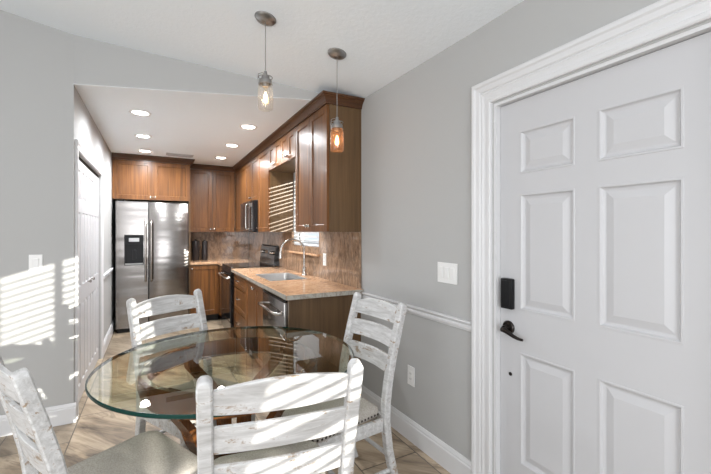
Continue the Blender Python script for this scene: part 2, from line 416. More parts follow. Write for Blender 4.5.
b.faces.new(v0); b.faces.new(v1[::-1])
for i in range(4): b.faces.new((v0[i], v1[i], v1[(i + 1) % 4], v0[(i + 1) % 4]))
bmesh.ops.recalc_face_normals(b, faces=b.faces); m.add(b)
struct('ceiling', m, M['ceil'], 'sloped textured white ceiling over the dining area')
struct('trim_1', MB().box(XR + .12, XR + 6, YR - 6, YB + 3, -.25, -.15), M['conc'], 'concrete ground outside the windows')

# windows
def window(name, label, axis_x, y0, y1, z0, z1, mull=None, depth=.075):
    e = struct_empty(name, (axis_x, (y0 + y1) / 2, z0), label)
    m = MB(); t = .035; xa = axis_x + depth; xb = xa + .035
    m.box(xa, xb, y0, y1, z0, z0 + t); m.box(xa, xb, y0, y1, z1 - t, z1); m.box(xa, xb, y0, y0 + t, z0 + t, z1 - t); m.box(xa, xb, y1 - t, y1, z0 + t, z1 - t)
    if mull is not None: m.box(xa, xb, mull - .02, mull + .02, z0 + t, z1 - t)
    zc = (z0 + z1) / 2; m.box(xa, xb, y0 + t, y1 - t, zc - .018, zc + .018)
    obj('window_frame', m, M['trim'], e)
    obj('pane', MB().box(xa + .012, xa + .018, y0 + t, y1 - t, z0 + t, z1 - t), M['pane'], e)
    return e
window('window_1', 'kitchen window above the sink with white blinds', XK, *KW)
window('window_2', 'dining window beside the entry door', XR, *SW, mull=-1.05)
def blind(label, x, y0, y1, z0, z1, tilt=0.0, pitch=.046, part_split=None):
    t = thing('window_blind', (x, (y0 + y1) / 2, z0), label, 'blind')
    obj('headrail', MB().box(x - .028, x + .028, y0, y1, z1 - .045, z1, .003), M['blind'], t)
    obj('bottom_rail', MB().box(x - .025, x + .025, y0, y1, z0, z0 + .018, .003), M['blind'], t)
    m = MB(); n = int((z1 - z0 - .075) / pitch)
    for i in range(n):
        z = z0 + .05 + i * pitch
        mt = Matrix.Translation((x, (y0 + y1) / 2, z)) @ Matrix.Rotation(tilt, 4, 'Y')
        m.box(-.025, .025, -(y1 - y0) / 2 + .003, (y1 - y0) / 2 - .003, -.0014, .0014, mat=mt)
    obj('slats', m, M['blind'], t)
    for yy in (y0 + .12, y1 - .12): obj('ladder_cord', MB().box(x - .027, x - .025, yy - .002, yy + .002, z0 + .01, z1 - .04), M['blind'], t)
blind('white slatted blind in the kitchen window behind the faucet', XK + .038, KW[0] + .004, KW[1] - .004, KW[2] + .002, KW[3] - .002, 0.34)
blind('white slatted blind in the dining window beside the entry door', XR + .038, SW[0] + .004, SW[1] - .004, SW[2] + .002, SW[3] - .002)

# baseboards
def strip(path_o, d, L, out, prof):
    """prof polygon (out, z)"""
    o, d, out = Vector(path_o), Vector(d), Vector(out); m = MB(); Z = Vector((0, 0, 1))
    m.sweep([(o, out, Z), (o + d * L, out, Z)], prof); return m
BB = [(0, 0), (.016, 0), (.016, .105), (.012, .112), (.012, .120), (.008, .130), (.005, .138), (0, .138)]
CR = [(0, -.052), (.008, -.052), (.010, -.044), (.016, -.038), (.016, -.026), (.011, -.020), (.014, -.012), (.024, -.008), (.027, -.002), (.022, .003), (0, .003)]
struct('baseboard_right', bend(strip((XR, 1.47, 0), (0, 1, 0), 1.185, (-1, 0, 0), BB)), M['trim'], 'white baseboard on the right wall beside the entry door')
struct('baseboard_left', strip((XO, YL, 0), (1, 0, 0), XL - XO + .016, (0, -1, 0), BB), M['trim'], 'white baseboard on the left wall under the sun patches')
struct('baseboard_kitchen', strip((XL, 4.955, 0), (0, 1, 0), YB - 4.955, (1, 0, 0), BB), M['trim'], 'white baseboard between the closet door and refrigerator')
struct('trim_2', bend(strip((XR, 1.47, .888), (0, 1, 0), 1.14, (-1, 0, 0), CR)), M['trim'], 'white chair rail on the right wall')
struct('trim_3', strip((XL, 4.955, .888), (0, 1, 0), 1.03, (1, 0, 0), CR), M['trim'], 'white chair rail between the closet and refrigerator')

# door casings: moulded profile swept around the opening
def casing(name, label, o, U, OUT, W, H, cw, prof):
    """mitred casing around an opening of width W height H, o = bottom corner, U = along the wall, OUT = off the wall"""
    o, U, OUT = Vector(o), Vector(U), Vector(OUT); Z = Vector((0, 0, 1)); m = MB()
    rr = []
    for (pt, du, dz) in (((0, 0), -1, 0), ((0, H), -1, 1), ((W, H), 1, 1), ((W, 0), 1, 0)):
        base = o + U * pt[0] + Z * pt[1]; rr.append((base, U * du + Z * dz, OUT))
    m.sweep(rr, prof); return struct(name, m, M['trim'], label)
CP = [(0, 0), (0, .014), (.006, .018), (.020, .018), (.024, .013), (.040, .015), (.052, .020), (.060, .015), (.066, .021), (.088, .024), (.095, .030), (.108, .032), (.115, .028), (.115, 0)]
casing('trim_4', 'wide moulded white casing around the entry door', (XR, DR[0] - .008, 0), (0, 1, 0), (-1, 0, 0), DR[1] - DR[0] + .016, DR[3] + .008, .115, [(a, c) for a, c in CP])
CP2 = [(0, 0), (0, .012), (.008, .016), (.03, .012), (.05, .018), (.062, .020), (.066, .016), (.066, 0)]
casing('trim_5', 'white casing around the bifold closet door', (XL, CD[0], 0), (0, 1, 0), (1, 0, 0), CD[1] - CD[0], CD[3], .066, CP2)
m = MB(); m.box(XR + .001, XR + .119, DR[1] - .014, DR[1], 0, DR[3]); m.box(XR + .001, XR + .119, DR[0], DR[0] + .014, 0, DR[3]); m.box(XR + .001, XR + .119, DR[0] + .014, DR[1] - .014, DR[3] - .014, DR[3])
struct('trim_6', m, M['trim'], 'white jamb lining the entry door opening')

# entry door
ed = struct_empty('door_1', (XR + .03, .89, .008), 'white six panel entry door with black lock and lever')
DW0, DW1 = 0.461, 1.319
W = DW1 - DW0; H = 1.99
pf = []
for (ya, yb_) in ((0.577, 0.848), (0.940, 1.206)):
    for (za, zb) in ((.268, .800), (1.000, 1.553), (1.648, 1.852)): pf.append((DW1 - yb_, DW1 - ya, za - .008, zb - .008))
RP = [(0.0015, .002), (.008, .002), (.014, -.007), (.022, -.010), (.027, -.010), (.055, -.002)]
obj('door_slab', MB().paneled((XR + .03, DW1, .008), (0, -1, 0), (0, 0, 1), (-1, 0, 0), W, H, .044, pf, RP), M['door'], ed)
# keypad lock
m = MB(); m.box(XR + .004, XR + .03, 1.232, 1.299, .998, 1.146, .006)
lk = obj('keypad_lock', m, M['black'], ed, True)
obj('keypad_cover', MB().box(XR + .001, XR + .006, 1.240, 1.290, 1.008, 1.136, .002), M['black'], lk)
m = MB(); mt = Matrix.Translation((XR + .03, 1.268, .905)) @ Matrix.Rotation(-math.pi / 2, 4, 'Y')
m.lathe([(0, 0), (.033, 0), (.033, .006), (.028, .012), (.014, .014), (.012, .04), (0, .04)], 28, mat=mt)
lv = obj('lever_handle', m, M['bronze'], ed, True)
m = MB(); pts = []
for i in range(13):
    t = i / 12; pts.append((XR - .012 - .008 * math.sin(t * 3.1), 1.272 - .115 * t, .905 - .034 * math.sin(t * 1.9) * t - .006 + .008 * t * t))
m.tube(pts, [.013 - .007 * (i / 12) for i in range(13)], 12)
obj('lever', m, M['bronze'], lv, True)
m = MB(); m.lathe([(0, 0), (.009, 0), (.009, .003), (.006, .005), (0, .005)], 20, mat=Matrix.Translation((XR + .03, 1.258, .680)) @ Matrix.Rotation(-math.pi / 2, 4, 'Y'))
obj('security_bolt', m, M['bronze'], ed, True)
m = MB(); m.box(XR + .012, XR + .12, DR[0] + .014, DR[1] - .014, .0, .012); struct('trim_7', m, M['bronze'], 'threshold under the entry door')

# bifold closet door
bd = struct_empty('door_2', (XL - .02, 4.16, .01), 'white panelled bifold closet door in the kitchen left wall')
lw = (CD[1] - CD[0] - .012) / 4
for k in range(4):
    y0 = CD[0] + .003 + k * (lw + .002)
    pw0, pw1 = .045, lw - .045
    mid = (pw0 + pw1) / 2
    pn = []
    for (za, zb) in ((.12, .78), (.92, 1.52), (1.62, 1.86)):
        pn += [(pw0, mid - .018, za, zb), (mid + .018, pw1, za, zb)]
    obj('door_leaf', MB().paneled((XL - .018, y0, .012), (0, 1, 0), (0, 0, 1), (1, 0, 0), lw, 1.935, .032, pn, [(.006, -.006), (.012, -.008), (.035, -.001)]), M['door'], bd)
for yy in (CD[0] + lw + .0 + lw * .86, CD[0] + 3 * lw + .01 - lw * .86 + .1):
    m = MB(); m.lathe([(0, 0), (.006, 0), (.006, .014), (.014, .020), (.014, .028), (0, .032)], 16, mat=Matrix.Translation((XL - .018, yy, .93)) @ Matrix.Rotation(math.pi / 2, 4, 'Y'))
    obj('door_knob', m, M['chrome'], bd, True)
obj('track', MB().box(XL - .06, XL - .025, CD[0], CD[1], 1.955, 1.985), M['dark'], bd)

# ------------------------------------------------------------------ kitchen
SH = [(.0015, -.004), (.007, -.009)]       # shaker recess
def knob(parent, p, n, mat=None):
    m = MB(); q = Vector((0, 0, 1)).rotation_difference(Vector(n)).to_matrix().to_4x4()
    m.lathe([(0, 0), (.006, 0), (.005, .012), (.013, .018), (.015, .024), (.011, .030), (0, .032)], 16, mat=Matrix.Translation(p) @ q)
    return obj('knob', m, M['chrome'], parent, True)
def pull(parent, p, along, n, L=.11):
    p, a, n = Vector(p), Vector(along), Vector(n); m = MB()
    m.tube([p - a * L / 2, p - a * L / 2 + n * .02, p - a * L / 2 + n * .03 + a * .012, p + a * L / 2 + n * .03 - a * .012, p + a * L / 2 + n * .02, p + a * L / 2], .0055, 10)
    return obj('drawer_pull', m, M['chrome'], parent, True)
def cab_door(parent, p0, U, N, w_, h, name='door', fr=.058, mat=None, T=.02):
    pn = [(fr, w_ - fr, fr, h - fr)] if h > 2.4 * fr else [(fr * .6, w_ - fr * .6, fr * .6, h - fr * .6)]
    return obj(name, MB().paneled(p0, U, (0, 0, 1), N, w_, h, T, pn, SH), mat or M['wood'], parent)
NX, NY = Vector((-1, 0, 0)), Vector((0, -1, 0))
# right-run uppers: face plane at X = UX
UX = 1.17; UT = 2.365
def upper_right(y0, y1, z0, label, doors, knobs='low', z1=UT):
    t = thing('wall_cabinet', (1.34, (y0 + y1) / 2, z0), label, 'cabinet', 'upper cabinets on the right wall')
    obj('body', MB().box(UX + .021, XK - .001, y0 + .0005, y1 - .0005, z0, z1), M['woodin'], t)
    w_ = (y1 - y0 - .004 * (doors + 1)) / doors
    for k in range(doors):
        ya = y0 + .004 + k * (w_ + .004)
        d = cab_door(t, (UX, ya + w_, z0 + .003), (0, -1, 0), NX, w_, z1 - z0 - .006, fr=.052)
        if doors == 1: yk = ya + w_ - .028
        else: yk = ya + w_ - .026 if k % 2 == 0 else ya + .026
        knob(d, (UX, yk, z0 + .05 if z1 - z0 > .3 else z0 + .045), NX)
    return t
upper_right(2.66, 3.40, 1.372, 'tall brown wood cabinet with two doors nearest the dining area', 2)
upper_right(3.402, 3.874, 2.085, 'short brown cabinet above the window, nearer of two', 2)
upper_right(3.876, 4.348, 2.085, 'short brown cabinet above the window, farther of two', 2)
upper_right(4.35, 4.87, 1.372, 'single door brown wood cabinet between window and microwave', 1)
upper_right(4.872, 5.632, 1.79, 'brown wood cabinet directly above the microwave', 2)
upper_right(5.634, 6.42, 1.372, 'corner brown wood cabinet beyond the microwave', 1)
# end panel of nearest cabinet and rear uppers
t = thing('wall_cabinet', (.80, 6.58, 1.372), 'dark brown two door cabinet on the back wall beside the refrigerator', 'cabinet')
obj('body', MB().box(.460, UX - .002, 6.441, YB - .001, 1.372, UT), M['woodin'], t)
for k in range(2):
    x0 = .462 + k * .352
    d = cab_door(t, (x0, 6.42, 1.375), (1, 0, 0), NY, .348, UT - 1.378)
    knob(d, (x0 + (.322 if k == 0 else .026), 6.42, 1.42), NY)
t = thing('wall_cabinet', (-.03, 6.38, 1.822), 'orange brown two door cabinet above the refrigerator', 'cabinet')
obj('body', MB().box(-.515, .455, 6.041, YB - .001, 1.822, UT), M['woodin'], t)
for k in range(2):
    x0 = -.512 + k * .484
    d = cab_door(t, (x0, 6.02, 1.825), (1, 0, 0), NY, .480, UT - 1.828)
    knob(d, (x0 + (.455 if k == 0 else .025), 6.02, 1.862), NY)
obj('side_panel', MB().box(.436, .458, 6.03, YB - .001, .0, 1.821), M['woodin'], t)
# crown moulding
KP = [(0, 0), (.012, 0), (.012, .012), (.016, .014), (.022, .028), (.034, .044), (.044, .050), (.044, .056), (.056, .060), (.056, .074), (0, .074)]
def crown_path(pts, dirs):
    m = MB(); Z = Vector((0, 0, 1)); fr = []
    for (x, y), (dx, dy) in zip(pts, dirs): fr.append(((x, y, UT), (dx, dy, 0), Z))
    m.sweep(fr, KP); return m
m = crown_path([(XK - .002, 2.66), (UX, 2.66), (UX, 6.42), (.455, 6.42)], [(0, -1), (-1, -1), (-1, -1), (0, -1)])
tag(center_origin(obj('crown_moulding', m, M['woodh'])), 'dark brown stepped crown moulding along the right wall cabinets', 'moulding')
m = crown_path([(.4575, 6.36), (.4575, 6.02), (-.515, 6.02)], [(1, 0), (1, -1), (0, -1)])
tag(center_origin(obj('crown_moulding', m, M['woodh'])), 'dark brown crown moulding above the refrigerator cabinet', 'moulding')

# base cabinets
BX = .872
def base_cab(name, label, y0, y1, ztop=.874):
    t = thing(name, (1.2, (y0 + y1) / 2, 0), label, 'cabinet')
    obj('body', MB().box(BX + .021, XK - .03, y0 + .0005, y1 - .0005, .10, ztop), M['woodin'], t)
    obj('toe_kick', MB().box(BX + .08, XK - .03, y0 + .0005, y1 - .0005, .0, .099), M['dark'], t)
    return t
t = thing('end_panel', (1.2, 2.675, 0), 'brown wood end panel of the counter facing the dining chairs', 'panel')
obj('panel', MB().box(BX - .004, XK - .002, 2.665, 2.70, .0, .874, .002), M['woodin'], t)
t = base_cab('sink_cabinet', 'brown wood base cabinet with two doors under the sink', 3.335, 4.20, .695)
for ya in (3.336, 4.18): obj('side_panel', MB().box(BX + .021, XK - .03, ya, ya + .018, .696, .874), M['woodin'], t)
obj('top_rail', MB().box(BX + .021, BX + .045, 3.355, 4.179, .696, .874), M['woodin'], t)
for k in range(2):
    y0 = 3.339 + k * .431
    d = cab_door(t, (BX, y0 + .427, .115), (0, -1, 0), NX, .427, .745)
    knob(d, (BX, y0 + (.400 if k == 0 else .027), .81), NX)
t = base_cab('drawer_cabinet', 'brown wood base cabinet with three drawers beside the range', 4.20, 4.868)
for (za, zb) in ((.700, .860), (.420, .690), (.115, .410)):
    d = cab_door(t, (BX, 4.864, za), (0, -1, 0), NX, .66, zb - za, 'drawer', .045)
    pull(d, (BX, 4.534, (za + zb) / 2 + (zb - za) * .12), (0, 1, 0), NX)
t = thing('corner_cabinet', (1.2, 6.2, 0), 'brown wood corner base cabinet beyond the black range', 'cabinet')
obj('body', MB().box(BX, XK - .03, 5.636, YB - .002, .10, .874), M['wood'], t)
obj('toe_kick', MB().box(BX + .08, XK - .03, 5.636, YB - .002, .0, .099), M['dark'], t)
t = thing('base_cabinet', (.66, 6.4, 0), 'brown wood base cabinet between the refrigerator and range', 'cabinet')
obj('body', MB().box(.4595, BX - .001, 6.131, YB - .001, .10, .874), M['woodin'], t)
obj('toe_kick', MB().box(.4595, BX - .001, 6.20, YB - .001, .0, .099), M['dark'], t)
d = cab_door(t, (.463, 6.11, .115), (1, 0, 0), NY, .40, .745, fr=.06)
knob(d, (.49, 6.11, .82), NY)

# dishwasher
t = thing('dishwasher', (1.15, 3.02, 0), 'stainless steel dishwasher under the counter end', 'dishwasher')
obj('tub', MB().box(BX + .01, XK - .04, 2.704, 3.331, .10, .868), M['black'], t)
obj('toe_kick', MB().box(BX + .06, XK - .04, 2.704, 3.331, .0, .099), M['black'], t)
d = obj('door', MB().box(BX - .03, BX + .008, 2.708, 3.327, .115, .845, .006), M['steel'], t, True)
m = MB(); y0, y1 = 2.75, 3.285; x = BX - .03
m.tube([(x, y0, .755), (x - .03, y0, .755), (x - .045, y0 + .02, .755)] + [(x - .05, y0 + .02 + (y1 - y0 - .04) * i / 6, .755) for i in range(1, 6)] + [(x - .045, y1 - .02, .755), (x - .03, y1, .755), (x, y1, .755)], .011, 12)
obj('handle', m, M['chrome'], d, True)
obj('control_strip', MB().box(BX - .028, BX + .006, 2.71, 3.325, .847, .866, .002), M['bglass'], d)

# countertops
SK = (.950, 1.325, 3.46, 4.10)
CT0, CT1 = .876, .914
def counter(label, cells, name='countertop'):
    m = MB()
    for c in cells: m.box(*c, CT0, CT1)
    bmesh.ops.remove_doubles(m.bm, verts=m.bm.verts, dist=1e-5)
    seen = {}
    for f in m.bm.faces: seen.setdefault(tuple(round(x, 4) for x in f.calc_center_median()), []).append(f)
    bmesh.ops.delete(m.bm, geom=[f for l in seen.values() if len(l) > 1 for f in l], context='FACES_ONLY')
    o = obj(name, m, M['granite']); center_origin(o); tag(o, label, 'countertop')
    bv = o.modifiers.new('ease', 'BEVEL'); bv.width = .005; bv.segments = 2; bv.limit_method = 'ANGLE'
    return o
xe = XK - .002
ct = counter('tan granite countertop with the sink cut into it', [(.836, SK[0], 2.62, SK[2]), (SK[0], SK[1], 2.62, SK[2]), (SK[1], xe, 2.62, SK[2]),
         (.836, SK[0], SK[2], SK[3]), (SK[1], xe, SK[2], SK[3]), (.836, SK[0], SK[3], 4.866), (SK[0], SK[1], SK[3], 4.866), (SK[1], xe, SK[3], 4.866)])
obj('edge', MB().box(.838, xe - .002, 2.6185, 2.6198, .878, .912).box(.8345, .8358, 2.622, 4.864, .878, .912), M['edge'], ct)  # thin pale strips stand in for the reflection on the counter edges
counter('tan granite corner countertop behind the range on the back wall', [(.4595, .836, 6.10, YB - .002), (.836, xe, 6.10, YB - .002), (.836, xe, 5.638, 6.10)])
# backsplash
m = wall_cells('X', XK - .022, XK - .003, [2.655, KW[0], KW[1], 4.87, 6.725], [CT1 + .001, KW[2], 1.371], [(KW[0], KW[1], KW[2], 3)])
tag(center_origin(obj('backsplash', m, M['splash'])), 'polished brown granite backsplash behind sink and range', 'backsplash')
tag(center_origin(obj('backsplash', MB().box(.4595, XK - .024, YB - .022, YB - .003, CT1 + .001, 1.371), M['splash'])), 'polished brown granite backsplash on the back wall', 'backsplash')
tag(center_origin(obj('window_ledge', MB().box(XK - .060, XK - .0225, KW[0] - .02, KW[1] + .02, 1.128, 1.150, .004), M['granite'])), 'narrow granite ledge below the kitchen window', 'ledge')

# sink
t = thing('sink', (1.14, 3.78, .70), 'stainless steel sink set into the tan countertop', 'sink')
m = MB(); x0, x1, y0, y1 = SK; b = bmesh.new()
def ring(x0, x1, y0, y1, z, r, n=5):
    out = []
    for (cx_, cy_, a0) in ((x1 - r, y1 - r, 0), (x0 + r, y1 - r, 90), (x0 + r, y0 + r, 180), (x1 - r, y0 + r, 270)):
        for i in range(n): a = math.radians(a0 + 90 * i / (n - 1)); out.append(b.verts.new((cx_ + r * math.cos(a), cy_ + r * math.sin(a), z)))
    return out
e = .001
R = [ring(x0 + e, x1 - e, y0 + e, y1 - e, CT1 + .0005, .02), ring(x0 + .012, x1 - .012, y0 + .012, y1 - .012, CT1 - .002, .04), ring(x0 + .016, x1 - .016, y0 + .016, y1 - .016, .73, .05), ring(x0 + .05, x1 - .05, y0 + .05, y1 - .05, .705, .05)]
for a, c in zip(R[:-1], R[1:]):
    for i in range(len(a)): b.faces.new((a[i], a[(i + 1) % len(a)], c[(i + 1) % len(a)], c[i]))
b.faces.new(R[-1]); bmesh.ops.recalc_face_normals(b, faces=b.faces); bmesh.ops.reverse_faces(b, faces=b.faces) ; m.add(b)
obj('basin', m, M['basin'], t, True)
obj('drain', MB().lathe([(0, .004), (.03, .004), (.042, .001), (.042, 0)], 24, (1.14, 3.78, .7055)), M['dsteel'], t, True)
# faucet
t = thing('faucet', (1.40, 3.78, CT1), 'curved gooseneck nickel faucet behind the sink', 'faucet')
obj('base', MB().lathe([(0, 0), (.028, 0), (.027, .01), (.02, .016), (.019, .075), (.015, .085), (0, .085)], 24, (1.40, 3.78, CT1)), M['chrome'], t, True)
pts = [(1.40, 3.78, CT1 + .07), (1.40, 3.78, CT1 + .2)]; Rg = .128
for i in range(17):
    a = math.pi * i / 16; pts.append((1.40 - Rg + Rg * math.cos(a), 3.78, 1.165 + Rg * math.sin(a)))
obj('neck', MB().tube(pts, .0115, 14), M['chrome'], t, True)
obj('spray_head', MB().tube([(1.144, 3.78, 1.17), (1.143, 3.78, 1.15), (1.140, 3.78, 1.10)], [.014, .017, .019], 16), M['chrome'], t, True)
obj('lever', MB().tube([(1.40, 3.765, CT1 + .05), (1.40, 3.73, CT1 + .055), (1.395, 3.70, CT1 + .10)], [.012, .009, .006], 12), M['chrome'], t, True)

# range
t = thing('range', (1.16, 5.25, 0), 'black freestanding electric range with stainless oven handle', 'range')
ry0, ry1 = 4.871, 5.633
obj('body', MB().box(.870, 1.45, ry0, ry1, .0, .905, .002), M['black'], t)
ck = obj('cooktop', MB().box(.845, 1.40, ry0 - .0, ry1, .906, .924, .005), M['bglass'], t)
d = obj('oven_door', MB().box(.826, .868, ry0 + .006, ry1 - .006, .24, .835, .006), M['bglass'], t)
obj('oven_window', MB().box(.8235, .8265, ry0 + .07, ry1 - .07, .33, .72, .001), M['bglass'], d)
y0, y1 = ry0 + .05, ry1 - .05
obj('handle', MB().tube([(.826, y0, .79), (.785, y0 + .005, .79), (.780, y0 + .03, .79), (.780, y1 - .03, .79), (.785, y1 - .005, .79), (.826, y1, .79)], .012, 12), M['chrome'], d, True)
obj('front_trim', MB().box(.836, .868, ry0 + .003, ry1 - .003, .84, .903, .004), M['black'], t)
obj('storage_drawer', MB().box(.832, .868, ry0 + .006, ry1 - .006, .05, .232, .006), M['bglass'], t)
m = MB(); m.sweep([((1.451, ry0, .9245), (1, 0, 0), (0, 0, 1)), ((1.451, ry1, .9245), (1, 0, 0), (0, 0, 1))], [(0, 0), (-.075, 0), (-.07, .04), (-.045, .25), (-.035, .265), (0, .265)])
bgd = obj('backguard', m, M['bglass'], t)
for yy in (4.95, 5.03, 5.47, 5.55):
    mt = Matrix.Translation((1.394, yy, 1.09)) @ Matrix.Rotation(math.radians(-84), 4, 'Y')
    obj('control_knob', MB().lathe([(0, 0), (.024, 0), (.022, .02), (.019, .026), (0, .026)], 20, mat=mt), M['chrome'], bgd, True)
obj('clock_panel', MB().box(1.381, 1.397, 5.16, 5.32, 1.075, 1.12, .002), M['steel'], bgd)

# microwave
t = thing('microwave', (1.3, 5.25, 1.372), 'over-the-range microwave with stainless trim and black door', 'microwave')
obj('case', MB().box(1.125, XK - .004, 4.875, 5.628, 1.375, 1.785, .003), M['black'], t)
d = obj('door', MB().box(1.098, 1.124, 5.06, 5.626, 1.378, 1.782, .004), M['steel'], t)
obj('door_window', MB().box(1.0955, 1.0985, 5.12, 5.57, 1.44, 1.73, .001), M['bglass'], d)
obj('handle', MB().tube([(1.098, 5.09, 1.74), (1.066, 5.09, 1.735), (1.062, 5.09, 1.71), (1.062, 5.09, 1.44), (1.066, 5.09, 1.415), (1.098, 5.09, 1.41)], .010, 12), M['chrome'], d, True)
cp = obj('control_panel', MB().box(1.100, 1.124, 4.877, 5.057, 1.378, 1.782, .004), M['bglass'], t)
obj('display', MB().box(1.098, 1.1005, 4.90, 5.03, 1.70, 1.75), M['dsteel'], cp)

# refrigerator
t = thing('refrigerator', (-.02, 6.35, 0), 'stainless side by side refrigerator with a water dispenser', 'refrigerator')
fx0, fx1, fy = -.468, .428, 5.955
obj('body', MB().box(fx0 + .005, fx1 - .005, fy + .075, YB - .03, .02, 1.795, .004), M['black'], t)
obj('base_grille', MB().box(fx0 + .01, fx1 - .01, fy + .03, fy + .09, .0, .058), M['black'], t)
def fdoor(x0, x1, hole=None):
    m = MB(); bev = .012
    if hole is None: m.box(x0, x1, fy, fy + .07, .062, 1.79, bev)
    else:
        hx0, hx1, hz0, hz1 = hole
        b = bmesh.new(); us = [x0, hx0, hx1, x1]; zs = [.062, hz0, hz1, 1.79]
        for i in range(3):
            for j in range(3):
                if i == 1 and j == 1: continue
                m.box(us[i], us[i + 1], fy, fy + .07, zs[j], zs[j + 1])
        b.free(); bmesh.ops.remove_doubles(m.bm, verts=m.bm.verts, dist=1e-5)
        seen = {}
        for f in m.bm.faces: seen.setdefault(tuple(round(x, 4) for x in f.calc_center_median()), []).append(f)
        bmesh.ops.delete(m.bm, geom=[f for l in seen.values() if len(l) > 1 for f in l], context='FACES_ONLY')
    return m
HL = (-.362, -.150, .925, 1.325)
dl = obj('freezer_door', fdoor(fx0, -.087, HL), M['steel'], t, True)
dr = obj('refrigerator_door', fdoor(-.079, fx1), M['steel'], t, True)
for d, xx in ((dl, -.118), (dr, -.048)):
    n = 12; pts = [(xx, fy, 1.53), (xx, fy - .03, 1.525)] + [(xx, fy - .048 - .012 * math.sin(math.pi * i / n), 1.50 - .78 * i / n) for i in range(n + 1)] + [(xx, fy - .03, .695), (xx, fy, .69)]
    obj('handle', MB().tube(pts, .013, 12), M['chrome'], d, True)
m = MB(); a, b_, c_, e_ = HL
m.box(a - .008, b_ + .008, fy - .004, fy - .0005, c_ - .008, c_); m.box(a - .008, b_ + .008, fy - .004, fy - .0005, e_, e_ + .008); m.box(a - .008, a, fy - .004, fy - .0005, c_, e_); m.box(b_, b_ + .008, fy - .004, fy - .0005, c_, e_)
dp = obj('dispenser', MB().box(a + .001, b_ - .001, fy + .05, fy + .065, c_ + .001, e_ - .001), M['black'], dl)
obj('dispenser_frame', m, M['black'], dp)
obj('dispenser_controls', MB().box(a + .001, b_ - .001, fy + .002, fy + .05, e_ - .12, e_ - .001, .004), M['black'], dp)
obj('dispenser_display', MB().box(a + .045, b_ - .045, fy - .001, fy + .0018, e_ - .085, e_ - .035), M['vent'], dp)
obj('dispenser_paddle', MB().box(-.275, -.235, fy + .03, fy + .045, c_ + .07, c_ + .2, .004), M['black'], dp)
obj('dispenser_tray', MB().box(a + .001, b_ - .001, fy + .003, fy + .05, c_ + .001, c_ + .016), M['dsteel'], dp)
obj('hinge_cover', MB().box(fx0 + .02, fx0 + .1, fy + .02, fy + .1, 1.796, 1.812, .004), M['black'], t)
# canisters on the rear counter
def canister(x, y, r, h, label):
    t = thing('canister', (x, y, CT1), label, 'canister')
    obj('jar_body', MB().lathe([(0, 0), (r * .94, 0), (r, .01), (r, h * .86), (r * .9, h * .88), (0, h * .88)], 28, (x, y, CT1)), M['canis'], t, True)
    obj('lid', MB().lathe([(0, h * .88), (r * 1.02, h * .88), (r * 1.02, h * .93), (r * .4, h * .96), (r * .25, h), (0, h)], 28, (x, y, CT1)), M['canis'], t, True)
canister(.575, 6.56, .056, .34, 'taller black canister on the back counter beside the refrigerator')
canister(.715, 6.58, .045, .33, 'slimmer dark canister on the back counter under the cabinet')

# outlet and switch plates
def plate(name, label, cat, c, U, N, w_, h, items):
    c, U, N = Vector(c), Vector(U), Vector(N); Z = Vector((0, 0, 1)); t = thing(name, c, label, cat)
    def bx(u0, u1, z0, z1, d0, d1, bev=.0):
        p, q = c + U * u0 + Z * z0 + N * d0, c + U * u1 + Z * z1 + N * d1
        return MB().box(min(p.x, q.x), max(p.x, q.x), min(p.y, q.y), max(p.y, q.y), min(p.z, q.z), max(p.z, q.z), bev)
    obj('cover_plate', bx(-w_ / 2, w_ / 2, -h / 2, h / 2, .0008, .006, .0015), M['plate'], t)
    for kind, u in items:
        if kind == 'rocker': obj('rocker', bx(u - .016, u + .016, -.033, .033, .0062, .011, .001), M['plate'], t)
        if kind == 'toggle':
            tg = obj('toggle', bx(u - .005, u + .005, -.002, .014, .0062, .017, .001), M['plate'], t)
        if kind == 'outlet':
            r_ = obj('receptacle', bx(u - .016, u + .016, -.033, .033, .0062, .0085, .001), M['plate'], t)
            for zz in (-.018, .016):
                for uu in (-.006, .006):
                    p, q = c + U * (u + uu - .001) + Z * (zz - .005) + N * .0086, c + U * (u + uu + .001) + Z * (zz + .005) + N * .0092
                    obj('slot', MB().box(min(p.x, q.x), max(p.x, q.x), min(p.y, q.y), max(p.y, q.y), p.z, q.z), M['dark'], r_)
plate('light_switch', 'white triple light switch on the right wall beside the entry door', 'switch', (XR - .004, 1.667, 1.134), (0, 1, 0), (-1, 0, 0), .165, .118, [('rocker', -.046), ('rocker', 0), ('rocker', .046)])
plate('wall_outlet', 'white outlet low on the right wall under the chair rail', 'outlet', (XR - .011, 2.005, .425), (0, 1, 0), (-1, 0, 0), .075, .125, [('outlet', 0)])
plate('light_switch', 'white switch plate on the sunlit left wall', 'switch', (-.733, YL, 1.155), (1, 0, 0), (0, -1, 0), .075, .12, [('rocker', 0)])
plate('wall_outlet', 'white outlet on the granite backsplash right of the window', 'outlet', (XK - .0225, 3.35, 1.105), (0, 1, 0), (-1, 0, 0), .072, .118, [('outlet', 0)])

